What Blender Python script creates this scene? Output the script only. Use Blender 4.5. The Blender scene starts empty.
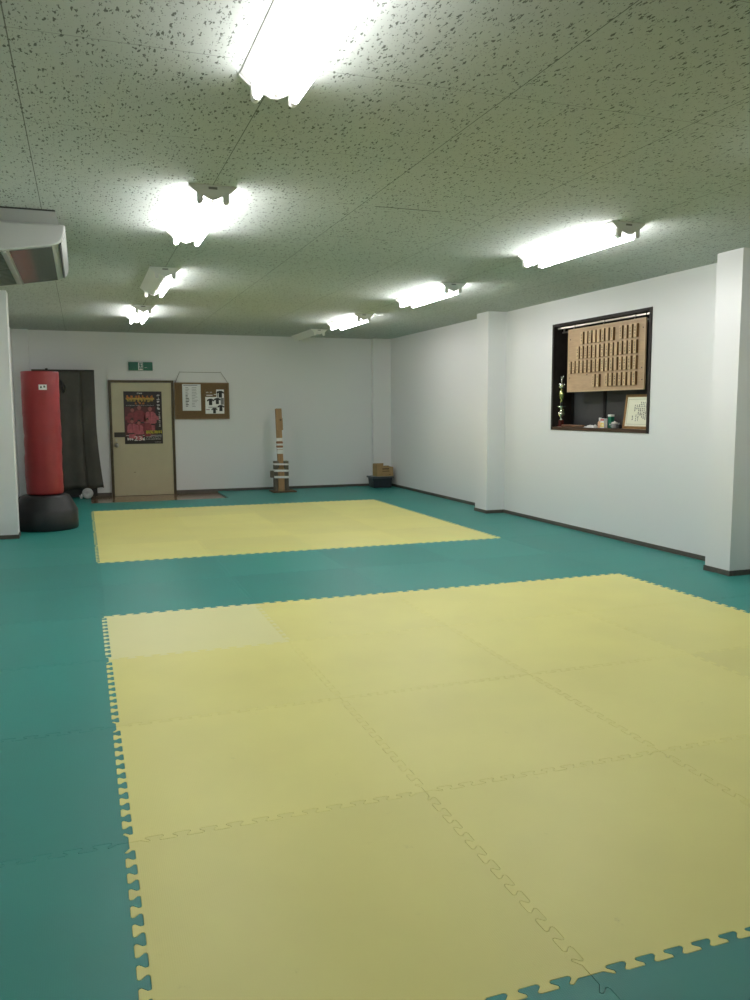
import bpy, bmesh, math, random
from mathutils import Vector, Matrix
random.seed(7)
S = bpy.context.scene
COL = S.collection
PI = math.pi

# ------------------------------------------------------------------ materials
MATS = {}
def new_mat(name):
    m = bpy.data.materials.new(name); m.use_nodes = True
    MATS[name] = m
    nt = m.node_tree
    return m, nt, nt.nodes['Principled BSDF']
def N(nt, t, **kw):
    n = nt.nodes.new(t)
    for k, v in kw.items():
        if k.startswith('i_'):
            n.inputs[k[2:].replace('_', ' ')].default_value = v
        else: setattr(n, k, v)
    return n
def srgb(r, g, b):
    f = lambda c: (c/255/12.92) if c/255 <= .04045 else ((c/255+.055)/1.055)**2.4
    return (f(r), f(g), f(b), 1)
def simple(name, col, rough=.5, metal=0, noise=0, scale=20, bump=0, bscale=80, spec=.5, stretch=None, dark=None):
    """procedural material: base colour mottled by noise, fine bump"""
    m, nt, b = new_mat(name)
    b.inputs['Roughness'].default_value = rough
    b.inputs['Metallic'].default_value = metal
    b.inputs['Specular IOR Level'].default_value = spec
    b.inputs['Base Color'].default_value = col
    geo = N(nt, 'ShaderNodeTexCoord')
    src = geo.outputs['Object']
    if stretch:
        mp = N(nt, 'ShaderNodeMapping'); mp.inputs['Scale'].default_value = stretch
        nt.links.new(src, mp.inputs['Vector']); src = mp.outputs['Vector']
    if noise:
        nz = N(nt, 'ShaderNodeTexNoise'); nz.inputs['Scale'].default_value = scale; nz.inputs['Detail'].default_value = 5
        nt.links.new(src, nz.inputs['Vector'])
        mx = N(nt, 'ShaderNodeMix', data_type='RGBA')
        d = dark or tuple(c*(1-noise) for c in col[:3])+(1,)
        mx.inputs['A'].default_value = d; mx.inputs['B'].default_value = col
        cr = N(nt, 'ShaderNodeMapRange'); cr.inputs['From Min'].default_value = .3; cr.inputs['From Max'].default_value = .65
        nt.links.new(nz.outputs['Fac'], cr.inputs['Value']); nt.links.new(cr.outputs['Result'], mx.inputs['Factor'])
        nt.links.new(mx.outputs['Result'], b.inputs['Base Color'])
    if bump:
        n2 = N(nt, 'ShaderNodeTexNoise'); n2.inputs['Scale'].default_value = bscale; n2.inputs['Detail'].default_value = 3
        nt.links.new(src, n2.inputs['Vector'])
        bp = N(nt, 'ShaderNodeBump'); bp.inputs['Strength'].default_value = bump; bp.inputs['Distance'].default_value = .003
        nt.links.new(n2.outputs['Fac'], bp.inputs['Height']); nt.links.new(bp.outputs['Normal'], b.inputs['Normal'])
    return m
def glow(name, col, strength):
    m, nt, b = new_mat(name)
    b.inputs['Base Color'].default_value = (.9, .9, .9, 1)
    b.inputs['Emission Color'].default_value = col
    b.inputs['Emission Strength'].default_value = strength
    return m

def foam(name, col, stain, jitter=.05, warm=None):
    """EVA foam mat: fine woven emboss, faint scuffs and worn blotches"""
    m, nt, b = new_mat(name)
    b.inputs['Roughness'].default_value = .43
    b.inputs['Specular IOR Level'].default_value = .5
    g = N(nt, 'ShaderNodeNewGeometry'); L = nt.links.new
    oi = N(nt, 'ShaderNodeObjectInfo')
    n1 = N(nt, 'ShaderNodeTexNoise'); n1.inputs['Scale'].default_value = 1.7; n1.inputs['Detail'].default_value = 4; L(g.outputs['Position'], n1.inputs['Vector'])
    r1 = N(nt, 'ShaderNodeMapRange'); r1.inputs['From Min'].default_value = .35; r1.inputs['From Max'].default_value = .7; L(n1.outputs['Fac'], r1.inputs['Value'])
    mx = N(nt, 'ShaderNodeMix', data_type='RGBA'); mx.inputs['A'].default_value = col; mx.inputs['B'].default_value = stain
    k = N(nt, 'ShaderNodeMath', operation='MULTIPLY'); k.inputs[1].default_value = .45; L(r1.outputs['Result'], k.inputs[0]); L(k.outputs[0], mx.inputs['Factor'])
    # scuffs
    n2 = N(nt, 'ShaderNodeTexNoise'); n2.inputs['Scale'].default_value = 9; n2.inputs['Detail'].default_value = 8; n2.inputs['Roughness'].default_value = .75; L(g.outputs['Position'], n2.inputs['Vector'])
    r2 = N(nt, 'ShaderNodeMapRange'); r2.inputs['From Min'].default_value = .63; r2.inputs['From Max'].default_value = .78; L(n2.outputs['Fac'], r2.inputs['Value'])
    k2 = N(nt, 'ShaderNodeMath', operation='MULTIPLY'); k2.inputs[1].default_value = .42; L(r2.outputs['Result'], k2.inputs[0])
    mx2 = N(nt, 'ShaderNodeMix', data_type='RGBA'); L(mx.outputs['Result'], mx2.inputs['A']); mx2.inputs['B'].default_value = tuple(c*.45 for c in stain[:3])+(1,); L(k2.outputs[0], mx2.inputs['Factor'])
    # small dark specks
    vo = N(nt, 'ShaderNodeTexVoronoi'); vo.inputs['Scale'].default_value = 3.2; L(g.outputs['Position'], vo.inputs['Vector'])
    lt = N(nt, 'ShaderNodeMath', operation='LESS_THAN'); lt.inputs[1].default_value = .012; L(vo.outputs['Distance'], lt.inputs[0])
    mx3 = N(nt, 'ShaderNodeMix', data_type='RGBA'); L(mx2.outputs['Result'], mx3.inputs['A']); mx3.inputs['B'].default_value = tuple(c*.25 for c in col[:3])+(1,); L(lt.outputs[0], mx3.inputs['Factor'])
    # per-mat shade
    hs = N(nt, 'ShaderNodeHueSaturation'); L(mx3.outputs['Result'], hs.inputs['Color'])
    mr = N(nt, 'ShaderNodeMapRange'); mr.inputs['To Min'].default_value = 1-jitter; mr.inputs['To Max'].default_value = 1+jitter; L(oi.outputs['Random'], mr.inputs['Value']); L(mr.outputs['Result'], hs.inputs['Value'])
    L(hs.outputs['Color'], b.inputs['Base Color'])
    w1 = N(nt, 'ShaderNodeTexWave', wave_type='BANDS', bands_direction='X'); w1.inputs['Scale'].default_value = 55; w1.inputs['Distortion'].default_value = .5; L(g.outputs['Position'], w1.inputs['Vector'])
    w2 = N(nt, 'ShaderNodeTexWave', wave_type='BANDS', bands_direction='Y'); w2.inputs['Scale'].default_value = 55; w2.inputs['Distortion'].default_value = .5; L(g.outputs['Position'], w2.inputs['Vector'])
    ml = N(nt, 'ShaderNodeMath', operation='MULTIPLY'); L(w1.outputs['Fac'], ml.inputs[0]); L(w2.outputs['Fac'], ml.inputs[1])
    bp = N(nt, 'ShaderNodeBump'); bp.inputs['Strength'].default_value = .18; bp.inputs['Distance'].default_value = .001; L(ml.outputs[0], bp.inputs['Height']); L(bp.outputs['Normal'], b.inputs['Normal'])
    return m

def ceiling_mat():
    m, nt, b = new_mat('ceiling_board'); L = nt.links.new
    b.inputs['Roughness'].default_value = .9; b.inputs['Specular IOR Level'].default_value = .15
    g = N(nt, 'ShaderNodeNewGeometry')
    masks = []
    for sx, sy, rmax, seed in ((60, 25, .34, 0), (100, 52, .22, 13.7)):
        mp = N(nt, 'ShaderNodeMapping'); mp.inputs['Scale'].default_value = (sx, sy, 1); mp.inputs['Location'].default_value = (seed, seed*.3, 0)
        L(g.outputs['Position'], mp.inputs['Vector'])
        nz = N(nt, 'ShaderNodeTexNoise'); nz.inputs['Scale'].default_value = 2.1; nz.inputs['Detail'].default_value = 4; L(mp.outputs['Vector'], nz.inputs['Vector'])
        sc = N(nt, 'ShaderNodeVectorMath', operation='SCALE'); sc.inputs['Scale'].default_value = 1.6; L(nz.outputs['Color'], sc.inputs[0])
        ad = N(nt, 'ShaderNodeVectorMath', operation='ADD'); L(mp.outputs['Vector'], ad.inputs[0]); L(sc.outputs[0], ad.inputs[1])
        vo = N(nt, 'ShaderNodeTexVoronoi', voronoi_dimensions='2D'); vo.inputs['Scale'].default_value = 1; L(ad.outputs[0], vo.inputs['Vector'])
        sp = N(nt, 'ShaderNodeSeparateColor'); L(vo.outputs['Color'], sp.inputs[0])
        rr = N(nt, 'ShaderNodeMapRange'); rr.inputs['From Min'].default_value = .25; rr.inputs['To Min'].default_value = -.02; rr.inputs['To Max'].default_value = rmax; L(sp.outputs[0], rr.inputs['Value'])
        df = N(nt, 'ShaderNodeMath', operation='SUBTRACT'); L(rr.outputs[0], df.inputs[0]); L(vo.outputs['Distance'], df.inputs[1])
        cl = N(nt, 'ShaderNodeMapRange'); cl.inputs['From Min'].default_value = 0; cl.inputs['From Max'].default_value = .07; L(df.outputs[0], cl.inputs['Value'])
        masks.append(cl.outputs[0])
    mxm = N(nt, 'ShaderNodeMath', operation='MAXIMUM'); L(masks[0], mxm.inputs[0]); L(masks[1], mxm.inputs[1])
    # board joints
    sx = N(nt, 'ShaderNodeSeparateXYZ'); L(g.outputs['Position'], sx.inputs[0])
    def joint(out, off, w, fac):
        a = N(nt, 'ShaderNodeMath', operation='ADD'); a.inputs[1].default_value = -off+91; L(out, a.inputs[0])
        d = N(nt, 'ShaderNodeMath', operation='DIVIDE'); d.inputs[1].default_value = .91; L(a.outputs[0], d.inputs[0])
        f = N(nt, 'ShaderNodeMath', operation='FRACT'); L(d.outputs[0], f.inputs[0])
        s = N(nt, 'ShaderNodeMath', operation='SUBTRACT'); s.inputs[1].default_value = .5; L(f.outputs[0], s.inputs[0])
        ab = N(nt, 'ShaderNodeMath', operation='ABSOLUTE'); L(s.outputs[0], ab.inputs[0])
        gt = N(nt, 'ShaderNodeMath', operation='GREATER_THAN'); gt.inputs[1].default_value = .5-w/.91; L(ab.outputs[0], gt.inputs[0])
        mu = N(nt, 'ShaderNodeMath', operation='MULTIPLY'); mu.inputs[1].default_value = fac; L(gt.outputs[0], mu.inputs[0])
        return mu.outputs[0]
    jx = joint(sx.outputs[0], -.265, .0022, .75); jy = joint(sx.outputs[1], -2.515, .0018, .55)
    jm = N(nt, 'ShaderNodeMath', operation='MAXIMUM'); L(jx, jm.inputs[0]); L(jy, jm.inputs[1])
    mm = N(nt, 'ShaderNodeMath', operation='MULTIPLY'); mm.inputs[1].default_value = .85; L(mxm.outputs[0], mm.inputs[0])  # shade inside the pits, mixed into the board colour as dark marks
    al = N(nt, 'ShaderNodeMath', operation='MAXIMUM'); L(mm.outputs[0], al.inputs[0]); L(jm.outputs[0], al.inputs[1])
    mx = N(nt, 'ShaderNodeMix', data_type='RGBA'); mx.inputs['A'].default_value = CEIL; mx.inputs['B'].default_value = (.075, .08, .068, 1); L(al.outputs[0], mx.inputs['Factor'])
    L(mx.outputs['Result'], b.inputs['Base Color'])
    inv = N(nt, 'ShaderNodeMath', operation='SUBTRACT'); inv.inputs[0].default_value = 1; L(al.outputs[0], inv.inputs[1])
    bp = N(nt, 'ShaderNodeBump'); bp.inputs['Strength'].default_value = .5; bp.inputs['Distance'].default_value = .003; L(inv.outputs[0], bp.inputs['Height']); L(bp.outputs['Normal'], b.inputs['Normal'])
    return m

CEIL = (.455, .495, .465, 1)
ceiling_mat()
simple('wall_paper', (.78, .79, .79, 1), .85, bump=.25, bscale=160, spec=.2)
simple('skirting', srgb(88, 84, 76), .5, noise=.25, scale=30)
simple('lino', srgb(160, 128, 100), .18, noise=.3, scale=6, stretch=(1, 8, 1))
foam('foam_yellow', (.82, .77, .27, 1), (.71, .66, .235, 1))
foam('foam_pale', (.82, .79, .40, 1), (.76, .73, .37, 1))
foam('foam_teal', (.022, .255, .225, 1), (.032, .22, .195, 1), .08)
simple('fixture_white', (.78, .79, .76, 1), .45)
simple('fixture_dark', (.25, .25, .24, 1), .5)
glow('tube_light', (1.0, .97, .98, 1), 45.0)
glow('tube_soft', (1.0, .97, .98, 1), 24.0)
glow('tube_faint', (1.0, .97, .98, 1), 14.0)  # tube emission turned down for a darker near floor
glow('tube_dim', (1.0, .965, .985, 1), 30.0)  # tube emission turned down for a darker far end
simple('red_vinyl', srgb(148, 40, 44), .42, noise=.22, scale=4, bump=.5, bscale=7)
simple('black_plastic', srgb(26, 28, 31), .45, noise=.2, scale=12, bump=.3, bscale=200)
simple('white_paper', (.85, .85, .82, 1), .6)
simple('ink', (.015, .015, .015, 1), .6)
simple('cover_cloth', srgb(62, 60, 52), .6, noise=.3, scale=5, bump=.5, bscale=14)
simple('black_metal', srgb(22, 22, 22), .4)
simple('grey_disc', srgb(175, 175, 175), .4)
simple('door_beige', srgb(188, 180, 150), .4, noise=.05, scale=6)
simple('door_frame_brown', srgb(78, 68, 44), .45, noise=.2, scale=12)
simple('steel', (.5, .49, .46, 1), .3, metal=1)
simple('latch_dark', srgb(50, 46, 40), .4)
simple('poster_black', srgb(32, 24, 22), .35)
simple('poster_maroon', srgb(92, 34, 40), .35, noise=.5, scale=9)
simple('poster_pink', srgb(190, 98, 108), .35, noise=.45, scale=22)
simple('poster_rose', srgb(138, 52, 62), .35, noise=.45, scale=22)
simple('poster_skin', srgb(170, 98, 92), .35, noise=.3, scale=30)
simple('poster_orange', srgb(214, 130, 56), .35, noise=.4, scale=40)
simple('poster_gold', srgb(200, 168, 76), .35, noise=.4, scale=40)
simple('poster_yellow', srgb(222, 214, 60), .35)
simple('poster_white', srgb(225, 222, 216), .35)
simple('sign_green', srgb(10, 100, 76), .35)
simple('cork', srgb(118, 94, 62), .85, noise=.25, scale=60, bump=.4, bscale=180)
simple('cork_frame', srgb(140, 114, 78), .5, noise=.25, scale=20)
simple('sleeve', (.80, .81, .80, 1), .12)
simple('grey_print', srgb(120, 122, 120), .4)
simple('cord', srgb(96, 90, 74), .8)
simple('post_wood', srgb(164, 130, 88), .6, noise=.3, scale=8, stretch=(6, 6, .6))
simple('post_wood_dark', srgb(112, 88, 60), .65, noise=.35, scale=8, stretch=(6, 6, .6))
simple('block_wood', srgb(110, 104, 88), .7, noise=.35, scale=8, stretch=(6, 6, .8))
simple('tape_white', (.80, .79, .76, 1), .6, noise=.15, scale=30)
simple('tape_brown', srgb(140, 92, 62), .6)
simple('storage_plastic', srgb(36, 42, 48), .4, noise=.1, scale=10)
simple('storage_lid', srgb(74, 80, 84), .4)
simple('cardboard', srgb(168, 140, 96), .8, noise=.15, scale=14)
simple('cardboard_dark', srgb(92, 72, 46), .8)
simple('window_brown', srgb(40, 35, 31), .6, spec=.25, noise=.25, scale=14)
simple('window_black', srgb(24, 23, 22), .65, spec=.2)
simple('dark_pane', (.058, .060, .060, 1), .14)
simple('sill_wood', srgb(76, 56, 42), .35, noise=.3, scale=8, stretch=(8, 1, 8))
simple('board_wood', srgb(180, 152, 118), .55, noise=.16, scale=7, stretch=(1, 1, 9))
simple('board_edge', srgb(190, 164, 128), .5, noise=.15, scale=9)
simple('tag_wood', srgb(200, 172, 132), .55, noise=.16, scale=10, stretch=(14, 14, 1.5))
simple('tag_side_shade', srgb(104, 74, 36), .6, noise=.2, scale=10)  # tag wood darkened, side shade and cast shadow put into the colour
simple('rail_metal', srgb(190, 184, 172), .3, metal=.7)
simple('brass_frame', srgb(142, 106, 52), .35, noise=.25, scale=25)
simple('cert_paper', srgb(232, 232, 208), .5)
simple('cert_border', srgb(176, 182, 152), .5)
simple('chrome', (.88, .88, .80, 1), .12, metal=1)
simple('gold_green', srgb(190, 196, 128), .18, metal=.9)
simple('maroon_base', srgb(84, 40, 36), .25)
simple('bottle_peach', srgb(208, 166, 132), .35)
simple('box_yellow', srgb(226, 206, 60), .5)
simple('box_red', srgb(190, 70, 70), .5)
simple('box_green', srgb(16, 112, 84), .45)
simple('mug_grey', srgb(150, 152, 150), .3)
simple('stick_wood', srgb(120, 84, 56), .45, noise=.3, scale=10)
simple('ac_white', (.42, .44, .42, 1), .32)
simple('ac_upper', (.33, .35, .325, 1), .5)
simple('ac_gloss', (.17, .19, .18, 1), .16, spec=.6)
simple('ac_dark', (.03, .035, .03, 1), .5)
simple('ac_grille', (.10, .115, .10, 1), .5)

# ------------------------------------------------------------------ geometry helpers
class MB:
    """collects shapes, in world coordinates, for ONE mesh object"""
    def __init__(s): s.bm = bmesh.new(); s.mats = []
    def mi(s, m):
        if m not in s.mats: s.mats.append(m)
        return s.mats.index(m)
    def face(s, vs, m):
        try: f = s.bm.faces.new(vs)
        except ValueError: return None
        f.material_index = s.mi(m); return f
    def poly(s, pts, m):
        return s.face([s.bm.verts.new(p) for p in pts], m)
    def box(s, a, b, m, M=None):
        x0, y0, z0 = a; x1, y1, z1 = b
        P = [(x0,y0,z0),(x1,y0,z0),(x1,y1,z0),(x0,y1,z0),(x0,y0,z1),(x1,y0,z1),(x1,y1,z1),(x0,y1,z1)]
        if M: P = [M @ Vector(p) for p in P]
        v = [s.bm.verts.new(p) for p in P]
        for q in ((0,3,2,1),(4,5,6,7),(0,1,5,4),(1,2,6,5),(2,3,7,6),(3,0,4,7)): s.face([v[i] for i in q], m)
    def rbox(s, a, b, m, r=.004, M=None, seg=2):
        """box with rounded edges"""
        t = bmesh.new()
        bmesh.ops.create_cube(t, size=1)
        for v in t.verts:
            v.co = Vector([ (a[i]+b[i])/2 + v.co[i]*(b[i]-a[i]) for i in range(3)])
        bmesh.ops.bevel(t, geom=t.edges[:], offset=min(r, .45*min(b[i]-a[i] for i in range(3))), segments=seg, profile=.5, affect='EDGES')
        s.merge(t, m, M)
    def merge(s, t, m, M=None, smooth=False):
        mp = {}
        for v in t.verts: mp[v] = s.bm.verts.new(M @ v.co if M else v.co)
        for f in t.faces:
            g = s.face([mp[v] for v in f.verts], m)
            if g: g.smooth = smooth
        t.free()
    def rings(s, rings, m, cap=True, smooth=True, closed=True):
        V = [[s.bm.verts.new(p) for p in r] for r in rings]
        n = len(V[0])
        for a, b in zip(V, V[1:]):
            for i in range(n if closed else n-1):
                f = s.face([a[i], a[(i+1) % n], b[(i+1) % n], b[i]], m)
                if f: f.smooth = smooth
        if cap and closed:
            s.face(V[0][::-1], m); s.face(V[-1], m)
    def lathe(s, prof, c, m, n=32, smooth=True, wob=None, cap=True):
        R = []
        for r, z in prof:
            R.append([(c[0]+(r+(wob(i/n*2*PI, z) if wob else 0))*math.cos(2*PI*i/n), c[1]+(r+(wob(i/n*2*PI, z) if wob else 0))*math.sin(2*PI*i/n), c[2]+z) for i in range(n)])
        s.rings(R, m, cap, smooth)
    def tube(s, pts, r, m, n=8):
        P = [Vector(p) for p in pts]; R = []
        for i, p in enumerate(P):
            d = (P[min(i+1, len(P)-1)]-P[max(i-1, 0)]).normalized()
            u = d.cross(Vector((0, 0, 1)))
            if u.length < 1e-3: u = d.cross(Vector((1, 0, 0)))
            u.normalize(); w = u.cross(d)
            rr = r[i] if isinstance(r, (list, tuple)) else r
            R.append([p+(u*math.cos(2*PI*k/n)+w*math.sin(2*PI*k/n))*rr for k in range(n)])
        s.rings(R, m)
    def prism(s, prof, axis, a, b, m, smooth=False):
        """extrude a 2-D outline along an axis ('x','y','z')"""
        def at(p, t):
            return {'x': (t, p[0], p[1]), 'y': (p[0], t, p[1]), 'z': (p[0], p[1], t)}[axis]
        s.rings([[at(p, a) for p in prof], [at(p, b) for p in prof]], m, True, smooth)
    def text(s, body, m, o, right, up, w=None, h=None, depth=.0004, vertical=False):
        """lettering as thin raised mesh, fitted to width w / height h, o = centre"""
        o = Vector(o); right = Vector(right).normalized(); up = Vector(up).normalized(); nrm = right.cross(up)
        if vertical:
            n = len(body); step = h/n
            for i, ch in enumerate(body):
                s.text(ch, m, o+up*(h/2-(i+.5)*step), right, up, w, step*.88, depth)
            return
        cu = bpy.data.curves.new('t', 'FONT'); cu.body = body
        ob = bpy.data.objects.new('t', cu); COL.objects.link(ob)
        bpy.context.view_layer.update()
        me = bpy.data.meshes.new_from_object(ob.evaluated_get(bpy.context.evaluated_depsgraph_get()))
        bpy.data.objects.remove(ob); bpy.data.curves.remove(cu)
        if not me.vertices: return
        xs = [v.co.x for v in me.vertices]; ys = [v.co.y for v in me.vertices]
        cx, cy = (max(xs)+min(xs))/2, (max(ys)+min(ys))/2
        fx = w/max(max(xs)-min(xs), 1e-6) if w else None; fy = h/max(max(ys)-min(ys), 1e-6) if h else None
        fx = fx or fy; fy = fy or fx
        t = bmesh.new(); t.from_mesh(me); bpy.data.meshes.remove(me)
        bmesh.ops.delete(t, geom=[e for e in t.edges if not e.link_faces], context='EDGES')
        for v in t.verts: v.co = o+right*((v.co.x-cx)*fx)+up*((v.co.y-cy)*fy)+nrm*depth
        s.merge(t, m)
    def glyphs(s, m, o, right, up, w, h, n=3, rnd=random, depth=.0005, tk=.07):
        """a column of brush-like marks"""
        o = Vector(o); right = Vector(right).normalized(); up = Vector(up).normalized(); nrm = right.cross(up)
        st = h/n
        for i in range(n):
            c = o+up*(h/2-(i+.5)*st)
            def bar(x0, y0, x1, y1, t):
                d = Vector((x1-x0, y1-y0)); l = d.length or 1; p = Vector((-d.y, d.x))/l*t
                P = [(x0+p.x, y0+p.y), (x0-p.x, y0-p.y), (x1-p.x, y1-p.y), (x1+p.x, y1+p.y)]
                s.poly([c+right*(a*w)+up*(b*st*.84)+nrm*depth for a, b in P], m)
            for k in range(rnd.randint(2, 3)):
                y = rnd.uniform(-.42, .42); bar(rnd.uniform(-.5, -.2), y, rnd.uniform(.2, .5), y+rnd.uniform(-.05, .1), tk)
            for k in range(rnd.randint(1, 2)):
                x = rnd.uniform(-.3, .3); bar(x, rnd.uniform(.2, .5), x+rnd.uniform(-.15, .15), rnd.uniform(-.5, -.1), tk)
    def build(s, name, parent=None, origin=(0, 0, 0), bevel=None, normals=True):
        if normals: bmesh.ops.recalc_face_normals(s.bm, faces=s.bm.faces[:])
        o0 = Vector(origin)
        if XF:
            if parent is None: o0 = XF(o0)
            for v in s.bm.verts: v.co = XF(v.co)
        for v in s.bm.verts: v.co -= o0
        me = bpy.data.meshes.new(name); s.bm.to_mesh(me); s.bm.free()
        for m in s.mats: me.materials.append(MATS[m])
        o = bpy.data.objects.new(name, me); COL.objects.link(o)
        if parent is not None: o.parent = parent
        else: o.location = o0
        if bevel:
            md = o.modifiers.new('edge', 'BEVEL'); md.width = bevel; md.segments = 2; md.limit_method = 'ANGLE'; md.angle_limit = .7
        return o
class G:
    """a thing: an Empty at its base plus parts authored in world coordinates"""
    def __init__(s, name, label, cat, loc, group=None, kind=None):
        s.loc = XF(loc) if XF else Vector(loc); s.e = bpy.data.objects.new(name, None); COL.objects.link(s.e); s.e.location = s.loc
        s.e.empty_display_size = .1
        tag(s.e, label, cat, group, kind)
    def part(s, mb, name, parent=None, label=None, bevel=None):
        o = mb.build(name, parent or s.e, s.loc, bevel)
        if label: o['label'] = label
        return o
def tag(o, label, cat, group=None, kind=None):
    if label: o['label'] = label
    if cat: o['category'] = cat
    if group: o['group'] = group
    if kind: o['kind'] = kind
    return o
def dup(root, loc, label, group):
    r = root.copy(); COL.objects.link(r); r.location = loc; r['label'] = label; r['group'] = group
    for ch in root.children:
        c = ch.copy(); COL.objects.link(c); c.parent = r
        for g in ch.children:
            d = g.copy(); COL.objects.link(d); d.parent = c
    return r
ORD = ['first', 'second', 'third', 'fourth', 'fifth', 'sixth', 'seventh', 'eighth', 'ninth', 'tenth', 'eleventh', 'twelfth', 'thirteenth', 'fourteenth', 'fifteenth', 'sixteenth']

# ------------------------------------------------------------------ room shell
XL, XR, YB, YF, H, ZF = -1.03, 5.045, 8.12, -8.6, 2.565, -.02
XF = None
def back_wall(p):      # things hung on or set against the far wall were laid out for a wall at y = 8
    k = (YB+5.5345)/(8.0+5.5345)
    return Vector((-.085+(p[0]+.085)*k, YB+(p[1]-8.0), max(ZF, 1.3348+(p[2]-1.3348)*k)))
def struct(mb, name, label, cat, bevel=None):
    return tag(mb.build(name, None, (0, 0, 0), bevel), label, cat, None, 'structure')
m = MB(); m.box((XL-.2, YF-.2, ZF-.1), (XR+.4, YB+.2, ZF), 'lino'); struct(m, 'floor', 'brown glossy linoleum floor showing in front of the door', 'floor')
m = MB(); m.box((XL-.2, YF-.2, H), (XR+.4, YB+.2, H+.1), 'ceiling_board'); struct(m, 'ceiling', 'pale pitted plasterboard ceiling with fine joint lines', 'ceiling')
m = MB(); m.box((1.645, -.698, H-.0015), (2.08, -.692, H), 'ac_dark'); struct(m, 'trim_1', 'short open dark joint between two ceiling boards', 'joint')
m = MB(); m.box((XL-.2, YB, ZF), (XR+.4, YB+.15, H), 'wall_paper'); struct(m, 'wall_back', 'white wall at the far end with the door', 'wall')
m = MB(); m.box((XL-.2, YF-.15, ZF), (XR+.4, YF, H), 'wall_paper'); struct(m, 'wall_front', 'white wall behind the viewer', 'wall')
m = MB(); m.box((XL-.2, YF, ZF), (XL, YB, H), 'wall_paper'); struct(m, 'wall_left', 'white wall on the left of the room', 'wall')
WY0, WY1, WZ0, WZ1 = 1.02, 2.765, 1.10, 2.295
m = MB()
m.box((XR, YF, ZF), (XR+.32, WY0, H), 'wall_paper'); m.box((XR, WY1, ZF), (XR+.32, YB, H), 'wall_paper')
m.box((XR, WY0, ZF), (XR+.32, WY1, WZ0), 'wall_paper'); m.box((XR, WY0, WZ1), (XR+.32, WY1, H), 'wall_paper')
bmesh.ops.remove_doubles(m.bm, verts=m.bm.verts[:], dist=1e-5)
struct(m, 'wall_right', 'long white wall with the recessed window opening', 'wall')

BH = .042
def baseboard(name, segs, label):
    m = MB()
    for a, b in segs: m.box(a, b, 'skirting')
    struct(m, name, label, 'baseboard')
T = .009
PIL = [('white pillar on the right wall nearest to the viewer', 4.755, XR, -.40, -.125),
       ('white pillar halfway along the right wall', 4.79, XR, 3.875, 4.20),
       ('shallow white pillar in the far right corner behind the boxes', 4.715, XR, 8.02, YB),
       ('white pillar on the left wall in front of the red bag', XL, -.765, 3.79, 4.02),
       ('shallow white pillar in the far left corner', XL, -.80, 8.03, YB)]
for lab, x0, x1, y0, y1 in PIL:
    g = G('pillar', lab, 'pillar', ((x0+x1)/2, (y0+y1)/2, 0), None, 'structure')
    m = MB(); m.box((x0, y0, .0), (x1, y1, H), 'wall_paper'); g.part(m, 'shaft')
    m = MB()
    if x1 == XR: m.box((x0-T, y0-T, 0), (x0, (y1+T if y1 < YB else y1), BH), 'skirting'); m.box((x0, y0-T, 0), (x1-T, y0, BH), 'skirting')
    else: m.box((x1, y0-T, 0), (x1+T, (y1+T if y1 < YB else y1), BH), 'skirting'); m.box((x0+T, y0-T, 0), (x1, y0, BH), 'skirting')
    g.part(m, 'baseboard')
baseboard('baseboard_right', [((XR-T, YF, 0), (XR, -.41, BH)), ((XR-T, -.115, 0), (XR, 3.865, BH)), ((XR-T, 4.21, 0), (XR, 8.01, BH))], 'dark brown skirting along the right wall')
baseboard('baseboard_left', [((XL, YF, 0), (XL+T, 3.78, BH)), ((XL, 4.03, 0), (XL+T, 8.02, BH))], 'dark brown skirting along the left wall')
baseboard('baseboard_back', [((-.79, YB-T, ZF), (.32, YB, BH)), ((1.33, YB-T, ZF), (4.706, YB, BH))], 'dark brown skirting along the back wall')

# ------------------------------------------------------------------ jigsaw foam mats
NT, MG, AMP = 11, .035, .0155
def edge_line():
    pts = [(0, 0), (MG, 0)]
    P = (1-2*MG)/NT
    prof = [(.26, -1), (.325, -.78), (.325, -.4), (.25, 0), (.175, .4), (.175, .78), (.24, 1), (.76, 1), (.825, .78), (.825, .4), (.75, 0), (.675, -.4), (.675, -.78), (.74, -1)]
    for k in range(NT):
        for t, y in prof: pts.append((MG+(k+t)*P, y*AMP))
    pts += [(1-MG, 0), (1, 0)]
    return pts
EDGE = edge_line()
def xs_of(c): return [XL+.012, 0, 1, 2, 3, 4, XR-.012][c]
def mat_at(c, r):                       # column 0..5, row: far edge at y = 8-r
    return 0 <= c <= 5 and 0 <= r <= 12 and not (r == 0 and c in (1, 2))
def mat_outline(c, r):
    x0, x1 = xs_of(c), xs_of(c+1); y1 = 8-r; y0 = y1-1
    if r == 0: y1 = YB-.012
    out = []
    def h(y, on):                       # along +x at height y
        if not on: return [(x0, y), (x1, y)]
        return [(x0+(x1-x0)*t, y+o) for t, o in EDGE]
    def v(x, on):
        if not on: return [(x, y0), (x, y1)]
        return [(x+o, y0+(y1-y0)*t) for t, o in EDGE]
    out += h(y0, mat_at(c, r+1))[:-1]
    out += v(x1, mat_at(c+1, r))[:-1]
    out += h(y1, mat_at(c, r-1))[::-1][:-1]
    out += v(x0, mat_at(c-1, r))[::-1][:-1]
    return out
def inset(P, d):
    n = len(P); R = []
    for i in range(n):
        a, p, b = Vector(P[i-1]), Vector(P[i]), Vector(P[(i+1) % n])
        e1 = (p-a).normalized(); e2 = (b-p).normalized()
        n1 = Vector((-e1.y, e1.x)); n2 = Vector((-e2.y, e2.x))
        q = (n1+n2)
        q = q/max(.5, q.length_squared/2) if q.length > 1e-6 else n1
        R.append((p.x+q.x*d, p.y+q.y*d))
    return R
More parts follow.
